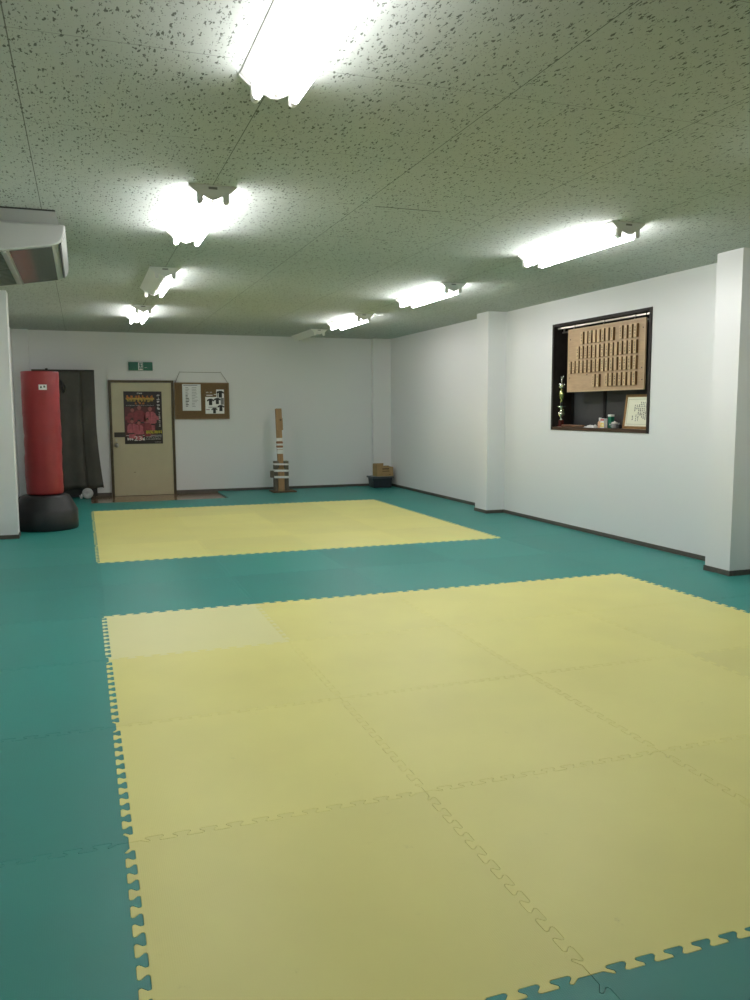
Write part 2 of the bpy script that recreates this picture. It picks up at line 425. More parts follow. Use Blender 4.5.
def make_mat(c, r):
    y1 = 8-r
    near = 1 <= c <= 4 and 8 <= r <= 11
    far = 1 <= c <= 4 and 2 <= r <= 5
    colm = 'foam_yellow' if near or far else 'foam_teal'
    if near and c == 1 and r == 8: colm = 'foam_pale'
    P = mat_outline(c, r)
    cx, cy = (xs_of(c)+xs_of(c+1))/2, y1-.5
    g = random.uniform(.0001, .0005)
    m = MB()
    o, t = inset(P, g), inset(P, g+.0007)
    def ring(Q, z): return [m.bm.verts.new((x, y, z)) for x, y in Q]
    A, B, C = ring(t, 0), ring(o, -.0012), ring(o, -.0199)
    n = len(P)
    for U, V in ((A, B), (B, C)):
        for i in range(n): m.face([V[i], V[(i+1) % n], U[(i+1) % n], U[i]], colm)
    m.face(A, colm); m.face(C[::-1], colm)
    ob = m.build('jigsaw_mat', None, (cx, cy, ZF), normals=False)
    if near or far:
        sq = 'near' if near else 'far'; rr = r-8 if near else r-2
        if colm == 'foam_pale': lab = 'faded pale yellow jigsaw foam mat at the back left corner of the near square'
        else:
            rn = ['back', 'second', 'third', 'front'][rr]; cn = ['left edge', 'second from left', 'third from left', 'right edge'][c-1]
            lab = f'yellow jigsaw foam mat of the {sq} yellow square, {rn} row, {cn}'
        tag(ob, lab, 'floor mat', f'yellow mats of the {sq} square', 'thing')
    else:
        if c == 0: where = 'left wall side'
        elif c == 5: where = 'right wall side'
        else: where = f'{ORD[c]} column from left wall'
        if r < 2: rw = f'{ORD[r]} row from the back wall'
        elif r in (6, 7): rw = ['row touching the far yellow square', 'row touching the near yellow square'][r-6]
        elif r < 6: rw = f'far yellow square side, {ORD[r-2]} from its back'
        elif r < 12: rw = f'near yellow square side, {ORD[r-8]} from its back'
        else: rw = 'row in front of the near square'
        tag(ob, f'teal jigsaw foam mat, {rw}, {where}', 'floor mat', 'teal mats covering the floor', 'thing')
for r in range(13):
    for c in range(6):
        if mat_at(c, r): make_mat(c, r)

# ------------------------------------------------------------------ fluorescent ceiling lights
FL = 1.25                                # fixture length
def make_fixture(loc, tubes, label, group, lamp='tube_light'):
    x, y, z = loc
    g = G('fluorescent_light', label, 'ceiling light', loc, group)
    m = MB()
    m.prism([(x-.128, z), (x-.128, z-.005), (x-.088, z-.036), (x-.012, z-.068), (x+.012, z-.068), (x+.088, z-.036), (x+.128, z-.005), (x+.128, z)], 'y', y+.012, y+FL-.012, 'fixture_white')
    m.box((x-.004, y+.02, z-.071), (x+.004, y+FL-.02, z-.068), 'fixture_white')
    g.part(m, 'housing')
    for k, (a, b, s) in enumerate(((y, y+.012, -1), (y+FL-.012, y+FL, 1))):
        m = MB()
        m.prism([(x-.131, z), (x-.131, z-.007), (x-.091, z-.041), (x-.012, z-.077), (x+.012, z-.077), (x+.091, z-.041), (x+.131, z-.007), (x+.131, z)], 'y', a, b, 'fixture_white')
        ym = a-.001 if s < 0 else b+.001
        m.box((x-.024, min(ym, (a+b)/2), z-.022), (x+.024, max(ym, (a+b)/2), z-.010), 'fixture_dark')
        e = g.part(m, 'end_plate')
        for sx in (-1, 1):
            m = MB(); cx = x+sx*.071; zc = z-.082
            prof = [(cx-.017, z-.034), (cx-.0165, zc-.002)]
            prof += [(cx+.0165*math.cos(t), zc+.0165*math.sin(t)) for t in [PI+PI*i/8 for i in range(1, 8)]]
            prof += [(cx+.0165, zc-.002), (cx+.017, z-.034)]
            aa, bb = (y, y+.026) if s < 0 else (y+FL-.026, y+FL)
            m.prism(prof, 'y', aa+.0005, bb-.0005, 'fixture_white')
            g.part(m, 'socket')
        m = MB(); m.lathe([(.004, 0), (.006, -.004), (.006, -.012), (.003, -.016)], (x, (a+b)/2+(-s)*.02, z-.0705), 'steel', 10); g.part(m, 'cover_screw')
    for sx in (-1, 1):
        if sx in tubes:
            cx, zc = x+sx*.071, z-.082
            m = MB()
            R = lambda rr, yy: [(cx+rr*math.cos(2*PI*i/14), yy, zc+rr*math.sin(2*PI*i/14)) for i in range(14)]
            m.rings([R(.0155, y+.042), R(.0155, y+FL-.042)], lamp, False)
            for q0, q1 in ((y+.026, y+.042), (y+FL-.042, y+FL-.026)): m.rings([R(.0155, q0), R(.0155, q1)], 'steel', True)
            g.part(m, 'tube')
    return g
GL = 'twin-tube fluorescent ceiling lights'
XLt, XRt = .645, 3.385
both = (-1, 1)
make_fixture((XLt-.006, -3.64, H), both, 'lit white twin-tube fluorescent light, largest and nearest to the viewer', GL, 'tube_soft')
make_fixture((XLt, -.85, H), both, 'lit white twin-tube fluorescent light beside the air conditioner', GL)
make_fixture((XLt, 1.885, H), (1,), 'white fluorescent light with one of its two tubes missing', GL, 'tube_dim')
make_fixture((XLt, 4.58, H), both, 'lit white twin-tube fluorescent light above the far door end, left row', GL, 'tube_dim')
make_fixture((XRt, -3.575, H), both, 'lit twin-tube fluorescent light of the right row, nearest to the viewer', GL, 'tube_faint')
make_fixture((XRt, -.83, H), both, 'lit white twin-tube fluorescent light right in front of the board window', GL)
make_fixture((XRt, 1.90, H), both, 'lit white twin-tube fluorescent light in the middle of the right row', GL)
make_fixture((XRt, 4.60, H), both, 'lit white twin-tube fluorescent light of the right row, farthest still lit', GL, 'tube_dim')
make_fixture((XRt, 6.72, H), (), 'unlit white fluorescent fixture without tubes near the back wall', GL)

# ------------------------------------------------------------------ ceiling-hung air conditioner
AY0, AY1 = .0, 1.45
g = G('air_conditioner', 'white ceiling-hung air conditioner with a glossy underside above the left wall', 'air conditioner', (-.6, .68, H))
def slope(x): return 2.349+(x+.19)*.158
m = MB()
m.prism([(-1.02, H), (-1.02, slope(-1.02)+.01), (-.2, slope(-.2)+.01), (-.165, 2.40), (-.165, 2.472), (-.193, H)], 'y', AY0+.03, AY1-.03, 'ac_upper'); m.box((-1.02, AY0+.026, H-.009), (-.189, AY1-.026, H), 'ac_dark'); g.part(m, 'body')  # top strip: shadow gap under the ceiling, put in as a dark box
low = [(-1.02, 2.476), (-1.02, slope(-1.02)), (-.6, slope(-.6)), (-.24, slope(-.24)), (-.20, slope(-.19)+.002), (-.175, 2.362), (-.152, 2.385), (-.139, 2.415), (-.134, 2.445), (-.134, 2.476)]
m = MB(); m.prism(low, 'y', AY0, AY0+.034, 'ac_white'); g.part(m, 'end_cap', bevel=.012)
m = MB(); m.prism(low, 'y', AY1-.034, AY1, 'ac_white'); g.part(m, 'end_cap', bevel=.012)
m = MB(); m.prism([(x, z) if z > 2.47 else (x-.006 if x > -.2 else x, z+.004) for x, z in low], 'y', AY0+.034, AY1-.034, 'ac_white'); g.part(m, 'lower_shell')
m = MB(); m.prism([(-.46, slope(-.46)-.001), (-.215, slope(-.215)-.001), (-.215, slope(-.215)+.006), (-.46, slope(-.46)+.006)], 'y', AY0+.05, AY1-.05, 'ac_gloss'); g.part(m, 'glossy_panel', label='dark glossy panel')
m = MB(); m.prism([(-.168, 2.3600), (-.1605, 2.3665), (-.166, 2.374), (-.174, 2.366)], 'y', AY0+.036, AY1-.036, 'ac_dark'); g.part(m, 'outlet_slot')
m = MB(); m.prism([(-.1605, 2.3675), (-.143, 2.402), (-.1335, 2.44), (-.134, 2.466), (-.141, 2.466), (-.143, 2.44), (-.152, 2.405)], 'y', AY0+.04, AY1-.04, 'ac_upper'); g.part(m, 'louver')
m = MB()
for ya, yb in ((AY0+.06, AY0+.66), (AY0+.70, AY1-.06)):
    m.prism([(-.97, slope(-.97)-.002), (-.51, slope(-.51)-.002), (-.51, slope(-.51)+.004), (-.97, slope(-.97)+.004)], 'y', ya, yb, 'ac_grille')
    for k in range(1, 12):
        yy = ya+(yb-ya)*k/12
        m.prism([(-.97, slope(-.97)-.005), (-.51, slope(-.51)-.005), (-.51, slope(-.51)-.002), (-.97, slope(-.97)-.002)], 'y', yy-.004, yy+.004, 'ac_grille')
g.part(m, 'intake_grille')
m = MB(); m.prism([(-.495, slope(-.495)-.007), (-.475, slope(-.475)-.007), (-.475, slope(-.475)+.003), (-.495, slope(-.495)+.003)], 'y', AY0+.034, AY1-.034, 'ac_white'); g.part(m, 'grille_rail')

# ------------------------------------------------------------------ free-standing punching bag
bx, by = -.512, 4.52
g = G('punching_bag', 'red free-standing punching bag on a black base beside the left pillar', 'punching bag', (bx, by, 0))
m = MB()
wob = lambda a, z: .002*math.sin(3*a+z*7)+.0015*math.sin(5*a-z*11)
prof = [(.02, 1.772), (.17, 1.780), (.196, 1.779), (.2015, 1.772), (.2, 1.755)]
for k in range(1, 27):
    z = 1.755-(1.755-.42)*k/27
    cr = -.0035 if k in (8, 14, 18) else 0
    prof.append((.2+cr+.002*math.sin(k*1.7), z))
prof += [(.198, .42), (.19, .40), (.05, .395)]
m.lathe(prof, (bx, by, 0), 'red_vinyl', 48, wob=lambda a, z: wob(a, z) if .45 < z < 1.7 else 0); g.part(m, 'bag')
m = MB()
m.lathe([(.10, .394), (.235, .390), (.258, .378), (.275, .35), (.335, .235), (.346, .21), (.348, .10), (.348, .02), (.338, .0), (.10, .0)], (bx, by, 0), 'black_plastic', 56); g.part(m, 'base', bevel=None)
ang = math.atan2(-.97, .06)
m = MB()
sx, sz = -.478, 1.60
pts = []
for i in range(5):
    x = sx-.042+.084*i/4; y = by-math.sqrt(.2065**2-(x-bx)**2); pts.append((x, y))
V = [[m.bm.verts.new((x, y, z)) for x, y in pts] for z in (sz-.029, sz+.029)]
for i in range(4): m.face([V[0][i], V[0][i+1], V[1][i+1], V[1][i]], 'white_paper')
yy = lambda x: by-math.sqrt(.2075**2-(x-bx)**2)
for cxx, sd_ in ((sx-.017, 52), (sx+.019, 57)):
    m.glyphs('ink', (cxx, yy(cxx)-.0012, sz+.004), (1, .13, 0), (0, 0, 1), .026, .036, 1, random.Random(sd_), .0008, .15)
m.box((sx-.002, yy(sx)-.0014, sz-.011), (sx+.004, yy(sx)-.0008, sz-.005), 'ink')
g.part(m, 'sticker', label='small white sticker with dark letters')

# ------------------------------------------------------------------ covered rack
g = G('covered_rack', 'tall wheeled rack under a dark brown cloth cover behind the red bag', 'rack', (-.33, 7.84, 0))
m = MB()
nu, rows = 170, 26
top, bot = 1.955, .155
def hem(u, t):
    # u around front: left side, front, right side
    x0, x1, yf, yb = -.762, .120, 7.73, 7.965
    fl = .075*max(0, (t-.42)/.58)**1.6
    fold = .010*t*math.sin(u*37)+.006*t*math.sin(u*17+1.3)
    x0 -= fl*.8; x1 += fl; yf -= fl*.35
    if u < .12: k = u/.12; return (x0+fold*.3, yb+(yf-yb)*k)
    if u > .88: k = (u-.88)/.12; return (x1+fold*.3, yf+(yb-yf)*k)
    k = (u-.12)/.76; x = x0+(x1-x0)*k
    sl = .016*math.exp(-((k-.77)/.012)**2)
    return (x, yf+fold*.6+sl)
V = []
for j in range(rows+1):
    t = j/rows; z = top+(bot-top)*t
    V.append([m.bm.verts.new((*hem(i/nu, t), z + (.012*math.sin(i*.141) if j == rows else 0))) for i in range(nu+1)])
for j in range(rows):
    for i in range(nu):
        f = m.face([V[j][i], V[j][i+1], V[j+1][i+1], V[j+1][i]], 'cover_cloth')
        if f: f.smooth = True
m.face([V[0][i] for i in range(nu+1)], 'cover_cloth')
cv = g.part(m, 'cloth_cover')
sd = cv.modifiers.new('thick', 'SOLIDIFY'); sd.thickness = .004; sd.offset = -1
m = MB()
for x in (-.72, .07):
    m.box((x-.02, 7.77, .06), (x+.02, 7.94, 1.90), 'black_metal')
m.box((-.72, 7.84, 1.86), (.07, 7.87, 1.90), 'black_metal'); m.box((-.74, 7.765, .03), (.10, 7.95, .19), 'black_metal')
g.part(m, 'frame')
for x in (-.70, .06):
    for y in (7.79, 7.92):
        m = MB(); m.rings([[(x-.012, y+.028*math.cos(2*PI*i/16), .03+.028*math.sin(2*PI*i/16)) for i in range(16)], [(x+.012, y+.028*math.cos(2*PI*i/16), .03+.028*math.sin(2*PI*i/16)) for i in range(16)]], 'black_plastic')
        
        g.part(m, 'caster')
m = MB(); m.lathe([(.004, 0), (.018, .002), (.02, .016), (.01, .024)], (-.556, 7.85, 1.955), 'black_plastic', 14); g.part(m, 'top_knob')
m = MB()
m.tube([(-.36, 7.715, 1.79), (-.345, 7.70, 1.74), (-.325, 7.69, 1.68), (-.335, 7.70, 1.60)], [.012, .02, .028, .012], 'black_plastic', 10)
m.tube([(-.36, 7.722, 1.80), (-.30, 7.70, 1.70), (-.31, 7.70, 1.62)], [.006, .010, .012], 'black_plastic', 8)
g.part(m, 'strap', label='short black strap hanging down')
m = MB()
c = (-.045, 7.70, .085)
rg = lambda r, y: [(c[0]+r*math.cos(2*PI*i/28), y, c[2]+r*math.sin(2*PI*i/28)) for i in range(28)]
m.rings([rg(.072, 7.687), rg(.080, 7.682), rg(.082, 7.675), rg(.078, 7.668), rg(.03, 7.666), rg(.028, 7.669), rg(.006, 7.669)], 'grey_disc')
tag(m.build('metal_disc', None, (c[0], 7.675, .003)), 'round grey disc leaning under the hem of the covered rack', 'disc')
m = MB(); m.rbox((-.165, 7.72, .002), (-.125, 7.755, .075), 'white_paper', .01, Matrix.Translation((-.145, 7.74, 0)) @ Matrix.Rotation(.35, 4, 'Y') @ Matrix.Translation((.145, -7.74, 0)))
m.rbox((-.17, 7.725, .03), (-.15, 7.75, .055), 'grey_disc', .006)
tag(m.build('small_fitting', None, (-.145, 7.74, 0)), 'small white fitting lying beside the grey disc under the rack', 'fitting')

# ------------------------------------------------------------------ door, poster, sign, cork board
XF = back_wall
g = G('door_1', 'beige steel door in a dark brown frame with a poster on it', 'door', (.82, 7.97, ZF), None, 'structure')
m = MB()
m.box((.322, 7.955, ZF), (.36, 8.0, 1.815), 'door_frame_brown'); m.box((1.277, 7.955, ZF), (1.315, 8.0, 1.815), 'door_frame_brown'); m.box((.36, 7.955, 1.778), (1.277, 8.0, 1.815), 'door_frame_brown')
m.box((.36, 7.965, ZF), (1.277, 8.0, ZF+.014), 'door_frame_brown')
g.part(m, 'door_frame', label='dark brown door frame')
m = MB(); m.rbox((.362, 7.968, ZF+.016), (1.275, 7.998, 1.776), 'door_beige', .003); m.box((.66, 7.9672, .365), (.695, 7.968, .371), 'latch_dark'); lf = g.part(m, 'door_leaf')
m = MB(); m.rbox((.385, 7.955, .925), (.555, 7.968, 1.002), 'latch_dark', .004); g.part(m, 'latch_plate')
m = MB()
kr = lambda r, y: [(.418+r*math.cos(2*PI*i/20), y, .80+r*math.sin(2*PI*i/20)) for i in range(20)]
m.rings([kr(.034, 7.968), kr(.034, 7.963), kr(.014, 7.960), kr(.014, 7.945), kr(.026, 7.938), kr(.030, 7.925), kr(.024, 7.912), kr(.004, 7.909)], 'steel'); g.part(m, 'door_knob')
m = MB(); m.box((.405, 7.9665, .86), (.428, 7.968, .905), 'steel'); g.part(m, 'keyhole_plate')

# poster
px0, px1, pz0, pz1, py = .543, 1.125, .815, 1.64, 7.9655
if True:
    m = MB(); m.box((px0, py, pz0), (px1, py+.0012, pz1), 'poster_black')
    R_, U_ = (1, 0, 0), (0, 0, 1)
    W_, H_ = px1-px0, pz1-pz0
    def q(u0, v0, u1, v1, mt, d=.0003):   # v measured from the top
        m.poly([(px0+u0*W_, py-d, pz1-v1*H_), (px0+u1*W_, py-d, pz1-v1*H_), (px0+u1*W_, py-d, pz1-v0*H_), (px0+u0*W_, py-d, pz1-v0*H_)], mt)
    def pt(u, v, d): return (px0+u*W_, py-d, pz1-v*H_)
    def blob(pts, mt, d):
        m.poly([pt(u, v, d) for u, v in pts], mt)
    q(.02, .29, .82, .86, 'poster_maroon', .0002)
    def ell(u, v, a, b, mt, d, n=14): blob([(u+a*math.cos(2*PI*i/n), v+b*math.sin(2*PI*i/n)) for i in range(n)], mt, d)
    # group of jacketed fighters, flat shapes only
    def fighter(u, v, s, mt, d, head=True, arm=0):
        blob([(u-.07*s, v-.10*s), (u+.07*s, v-.10*s), (u+.13*s, v-.06*s), (u+.15*s, v+.08*s), (u+.10*s, v+.10*s), (u+.10*s, v+.22*s), (u-.10*s, v+.22*s), (u-.10*s, v+.10*s), (u-.15*s, v+.08*s), (u-.13*s, v-.06*s)], mt, d)
        blob([(u-.02*s, v-.10*s), (u+.02*s, v-.10*s), (u+.005*s, v+.05*s)], 'poster_rose', d+.0001)
        blob([(u-.10*s, v+.10*s), (u+.10*s, v+.10*s), (u+.10*s, v+.125*s), (u-.10*s, v+.125*s)], 'poster_black', d+.0001)
        if arm:
            blob([(u+arm*.10*s, v-.05*s), (u+arm*.19*s, v-.02*s), (u+arm*.20*s, v+.04*s), (u+arm*.10*s, v+.04*s)], mt, d+.00005)
        ell(u, v-.155*s, .048*s, .05*s, 'poster_skin', d+.0001)
        blob([(u-.05*s, v-.16*s), (u-.04*s, v-.205*s), (u, v-.22*s), (u+.04*s, v-.205*s), (u+.05*s, v-.16*s), (u, v-.185*s)], 'poster_black', d+.0002)
    fighter(.22, .50, 1.0, 'poster_rose', .0004, arm=-1)
    fighter(.40, .47, 1.1, 'poster_rose', .0005)
    fighter(.68, .50, 1.15, 'poster_pink', .0005, arm=1)
    fighter(.20, .70, .9, 'poster_pink', .0008)
    fighter(.38, .73, .9, 'poster_pink', .0009)
    fighter(.60, .68, .8, 'poster_rose', .0009)
    q(.06, .12, .80, .155, 'poster_gold', .0002)
    m.glyphs('poster_orange', pt(0.42, 0.105, 0), (0, 0, -1), (1, 0, 0), 0.07*H_, 0.7*W_, 7, random.Random(41), .0008, .13)
    m.glyphs('poster_gold', pt(0.42, 0.175, 0), (0, 0, -1), (1, 0, 0), 0.06*H_, 0.74*W_, 8, random.Random(42), .0008, .13)
    m.glyphs('poster_orange', pt(0.42, 0.225, 0), (0, 0, -1), (1, 0, 0), 0.045*H_, 0.28*W_, 3, random.Random(43), .0008, .13)
    m.glyphs('poster_white', pt(0.42, 0.037, 0), (0, 0, -1), (1, 0, 0), 0.03*H_, 0.15*W_, 3, random.Random(44), .0008, .13)
    m.glyphs('poster_white', pt(.42, .265, 0), (0, 0, -1), (1, 0, 0), .014*H_, .74*W_, 20, random.Random(3), .0008)
    m.glyphs('poster_white', pt(.905, .20, 0), R_, U_, .085*W_, .30*H_, 5, random.Random(45), .0008, .12)
    m.glyphs('poster_white', pt(.93, .53, 0), R_, U_, .05*W_, .30*H_, 8, random.Random(4), .0008)
    m.text('観覧無料', 'poster_yellow', pt(.77, .775, 0), R_, U_, .43*W_, .062*H_, .0014)
    q(.04, .835, .97, .842, 'poster_white', .0004)
    m.text('23', 'poster_white', pt(.34, .895, 0), R_, U_, .20*W_, .085*H_, .0014)
    m.glyphs('poster_white', pt(0.14, 0.905, 0), (0, 0, -1), (1, 0, 0), 0.055*H_, 0.18*W_, 3, random.Random(46), .0014, .13)
    m.glyphs('poster_white', pt(0.49, 0.905, 0), (0, 0, -1), (1, 0, 0), 0.06*H_, 0.07*W_, 1, random.Random(47), .0014, .13)
    m.glyphs('poster_white', pt(.76, .87, 0), (0, 0, -1), (1, 0, 0), .026*H_, .40*W_, 9, random.Random(5), .0008)
    m.glyphs('poster_white', pt(.76, .91, 0), (0, 0, -1), (1, 0, 0), .026*H_, .40*W_, 11, random.Random(6), .0008)
    m.glyphs('poster_white', pt(.87, .97, 0), (0, 0, -1), (1, 0, 0), .012*H_, .18*W_, 8, random.Random(8), .0008)
    tag(m.build('tournament_poster', None, ((px0+px1)/2, py, pz0), normals=False), 'dark poster of fighters in red and pink stuck on the beige door', 'poster')

# exit sign
g = G('exit_sign', 'green emergency exit sign box on the wall above the door', 'sign', (.818, 8.0, 1.965))
m = MB(); m.rbox((.634, 7.955, 1.966), (1.002, 7.9999, 2.098), 'sign_green', .004); g.part(m, 'sign_box')
m = MB(); yq = 7.9545
def sg(pts, mt, d=0): m.poly([(x, yq-d, z) for x, z in pts], mt)
cx, cz = .818, 2.032
sg([(cx-.036, cz-.06), (cx+.036, cz-.06), (cx+.036, cz+.06), (cx-.036, cz+.06)], 'poster_white')
m.text('口', 'sign_green', (cx+.006, yq, cz), (1, 0, 0), (0, 0, 1), .05, .10, .0003)
# running figure
n = 12
sg([(cx-.006+.009*math.cos(2*PI*i/n), cz+.034+.009*math.sin(2*PI*i/n)) for i in range(n)], 'sign_green', .0006)
for a, b, w in (((-.004, .024), (.004, -.008), .008), ((0, .02), (-.022, .008), .004), ((0, .02), (.022, .012), .004), ((.004, -.008), (-.010, -.026), .005), ((-.010, -.026), (-.026, -.034), .005), ((.004, -.008), (.020, -.020), .005), ((.020, -.020), (.020, -.044), .005)):
    d = Vector((b[0]-a[0], b[1]-a[1])); p = Vector((-d.y, d.x)).normalized()*w
    sg([(cx+a[0]+p.x, cz+a[1]+p.y), (cx+a[0]-p.x, cz+a[1]-p.y), (cx+b[0]-p.x, cz+b[1]-p.y), (cx+b[0]+p.x, cz+b[1]+p.y)], 'sign_green', .0006)
sg([(cx+.06, cz-.022), (cx+.098, cz-.022), (cx+.098, cz-.018), (cx+.06, cz-.018)], 'poster_white'); 
o = m.build('pictogram', g.e, g.loc, normals=False); o['label'] = 'white running figure panel'

# cork board
g = G('cork_board', 'framed brown cork notice board hanging by a cord right of the door', 'notice board', (1.76, 7.99, 1.2))
cb0, cb1, cz0, cz1 = 1.327, 2.198, 1.198, 1.785
m = MB(); m.box((cb0+.015, 7.972, cz0+.015), (cb1-.015, 7.992, cz1-.015), 'cork'); g.part(m, 'cork_panel')
m = MB()
m.box((cb0, 7.964, cz0), (cb1, 7.996, cz0+.018), 'cork_frame'); m.box((cb0, 7.964, cz1-.018), (cb1, 7.996, cz1), 'cork_frame')
m.box((cb0, 7.964, cz0+.018), (cb0+.018, 7.996, cz1-.018), 'cork_frame'); m.box((cb1-.018, 7.964, cz0+.018), (cb1, 7.996, cz1-.018), 'cork_frame'); g.part(m, 'board_frame')
m = MB(); m.tube([(1.345, 7.98, 1.783), (1.419, 7.992, 1.951), (1.74, 7.992, 1.949), (2.072, 7.992, 1.951), (2.183, 7.98, 1.783)], .0035, 'cord', 6); g.part(m, 'hanging_cord')
for x in (1.419, 2.072):
    m = MB(); m.rings([[(x+r*math.cos(2*PI*i/10), y, 1.953+r*math.sin(2*PI*i/10)) for i in range(10)] for r, y in ((.004, 7.9999), (.004, 7.985), (.008, 7.984), (.008, 7.981), (.002, 7.980))], 'steel'); g.part(m, 'nail')
m = MB(); m.box((1.45, 7.967, 1.335), (1.742, 7.9715, 1.758), 'sleeve')
rr = random.Random(11)
for k in range(13):
    z = 1.70-k*.025
    w = rr.uniform(.03, .06)
    m.box((1.50, 7.9665, z), (1.50+w, 7.967, z+(.013 if k > 4 else .007)), 'ink' if k % 2 and k > 3 else 'grey_print'); m.box((1.60, 7.9665, z), (1.60+rr.uniform(.04, .1), 7.967, z+.006), 'grey_print')
m.box((1.47, 7.9665, 1.735), (1.69, 7.967, 1.745), 'grey_print')
tag(m.build('notice_sheet', None, (1.6, 7.97, 1.335)), 'white notice sheet in a glossy sleeve pinned on the cork board', 'paper notice', 'sheets pinned to the cork board')
m = MB(); m.box((1.812, 7.968, 1.285), (2.115, 7.9715, 1.675), 'white_paper')
yb_ = 7.9678
def shirt(cx, cz, s, mt='ink'):
    m.poly([(cx+a*s, yb_-.0002, cz+b*s) for a, b in ((-.25, -.5), (.25, -.5), (.25, .2), (.5, .05), (.55, .3), (.2, .5), (-.2, .5), (-.55, .3), (-.5, .05), (-.25, .2))], mt)
m.box((1.812, yb_-.0001, 1.555), (1.99, yb_+.0002, 1.675), 'cork'); 
m.box((1.83, yb_-.0003, 1.575), (1.93, yb_, 1.59), 'poster_white'); m.box((1.95, yb_-.0003, 1.59), (2.0, yb_, 1.602), 'poster_white')
m.glyphs('poster_white', (1.875, yb_, 1.63), (0, 0, -1), (1, 0, 0), .03, .10, 4, random.Random(21), .0005)
shirt(2.055, 1.60, .11); shirt(1.895, 1.475, .105); shirt(2.005, 1.49, .10); shirt(1.955, 1.335, .09); shirt(2.06, 1.375, .10)
m.box((2.0, yb_-.0001, 1.545), (2.015, yb_+.0002, 1.65), 'grey_print'); m.box((1.82, yb_-.0001, 1.345), (1.88, yb_+.0002, 1.355), 'poster_rose'); m.box((2.06, yb_-.0001, 1.43), (2.11, yb_+.0002, 1.54), 'grey_print')
m.box((1.86, yb_-.0001, 1.385), (2.0, yb_+.0002, 1.395), 'grey_print')
tag(m.build('shirt_flyer', None, (1.96, 7.97, 1.285)), 'flyer with pictures of dark t-shirts pinned on the cork board', 'paper notice', 'sheets pinned to the cork board')

XF = None
# ------------------------------------------------------------------ striking post
my = 7.64
g = G('striking_post', 'wooden striking post bound with white tape standing against the back wall', 'striking post', (2.96, my, 0))
m = MB(); m.rbox((2.80, 7.48, .0003), (3.19, 7.82, .022), 'post_wood_dark', .004); g.part(m, 'base_board')
lean = -.030
SH = Matrix(((1, 0, lean, -lean*0+.0), (0, 1, 0, 0), (0, 0, 1, 0), (0, 0, 0, 1)))
def pbox(m, x0, x1, y0, y1, z0, z1, mt, r=.004):
    m.rbox((x0, y0, z0), (x1, y1, z1), mt, r, SH)
m = MB(); pbox(m, 2.926, 3.018, my-.03, my+.025, .022, 1.36, 'post_wood'); g.part(m, 'post')
m = MB(); pbox(m, 2.922, 3.032, my-.055, my-.03, 1.015, 1.21, 'post_wood', .006); pbox(m, 2.926, 3.022, my-.055, my-.03, 1.21, 1.366, 'post_wood', .006)
m.lathe([(.006, 0), (.018, .0005)], (0, 0, 0), 'post_wood_dark', 12)
for v in m.bm.verts[-24:]: v.co = Vector((2.96, my-.0556-v.co.z*.1, 1.18))+Vector((v.co.x, 0, v.co.y))
g.part(m, 'striking_pad')
for z0, z1, mt in ((.835, .887, 'tape_white'), (.80, .825, 'tape_brown'), (.765, .795, 'tape_white'), (.735, .757, 'tape_brown'), (.70, .728, 'tape_white'), (.628, .692, 'tape_white')):
    m = MB(); pbox(m, 2.921, 3.023, my-.036, my+.030, z0, z1, mt, .004); g.part(m, 'tape_wrap', label=('white' if mt == 'tape_white' else 'brown')+' tape wrap')
for x0, x1 in ((2.846, 2.924), (3.020, 3.085)):
    m = MB(); m.rbox((x0, my-.05, .022), (x1, my+.06, .51), 'block_wood', .006); g.part(m, 'side_block')
m = MB(); m.rbox((2.79, my-.045, .24), (2.8455, my+.04, .352), 'block_wood', .006); g.part(m, 'wedge_block')
m = MB(); m.rbox((2.90, my-.085, .022), (3.005, my-.0515, .40), 'post_wood', .005); g.part(m, 'front_block')
for z, t in ((.46, .028), (.355, .034), (.25, .036)):
    m = MB(); x0, x1, y0, y1 = 2.8385, 3.0925, my-.092, my+.067
    if z < .3: x0 = 2.84
    for a, b in (((x0, y0, z-t/2), (x1, y0+.006, z+t/2)), ((x0, y1-.006, z-t/2), (x1, y1, z+t/2)), ((x0, y0+.006, z-t/2), (x0+.006, y1-.006, z+t/2)), ((x1-.006, y0+.006, z-t/2), (x1, y1-.006, z+t/2))):
        m.box(a, b, 'tape_white', Matrix.Translation((2.96, my, z)) @ Matrix.Rotation(.03, 4, 'Y') @ Matrix.Translation((-2.96, -my, -z)))
    g.part(m, 'strap')

# ------------------------------------------------------------------ boxes in the corner
g = G('storage_box', 'dark grey plastic storage box with a lid in the far corner', 'box', (4.735, 7.80, 0))
m = MB()
m.rings([[(x, y, .001) for x, y in ((4.60, 7.665), (4.915, 7.665), (4.915, 7.935), (4.60, 7.935))], [(x, y, .165) for x, y in ((4.585, 7.65), (4.93, 7.65), (4.93, 7.95), (4.585, 7.95))]], 'storage_plastic', True, False)
g.part(m, 'tub', bevel=.008)
m = MB(); m.rbox((4.565, 7.63, .165), (4.95, 7.97, .198), 'storage_lid', .008); m.rbox((4.57, 7.636, .13), (4.59, 7.71, .165), 'storage_plastic', .004); g.part(m, 'lid', label='grey lid')
g = G('cardboard_box', 'open cardboard box standing on the dark storage box in the corner', 'box', (4.78, 7.80, .198))
m = MB()
x0, x1, y0, y1, z0, z1 = 4.66, 4.955, 7.68, 7.91, .1985, .355
t = .005
m.box((x0, y0, z0), (x1, y0+t, z1), 'cardboard'); m.box((x0, y1-t, z0), (x1, y1, z1+.01), 'cardboard'); m.box((x0, y0+t, z0), (x0+t, y1-t, z1+.02), 'cardboard'); m.box((x1-t, y0+t, z0), (x1, y1-t, z1), 'cardboard'); m.box((x0+t, y0+t, z0), (x1-t, y1-t, z0+t), 'cardboard')
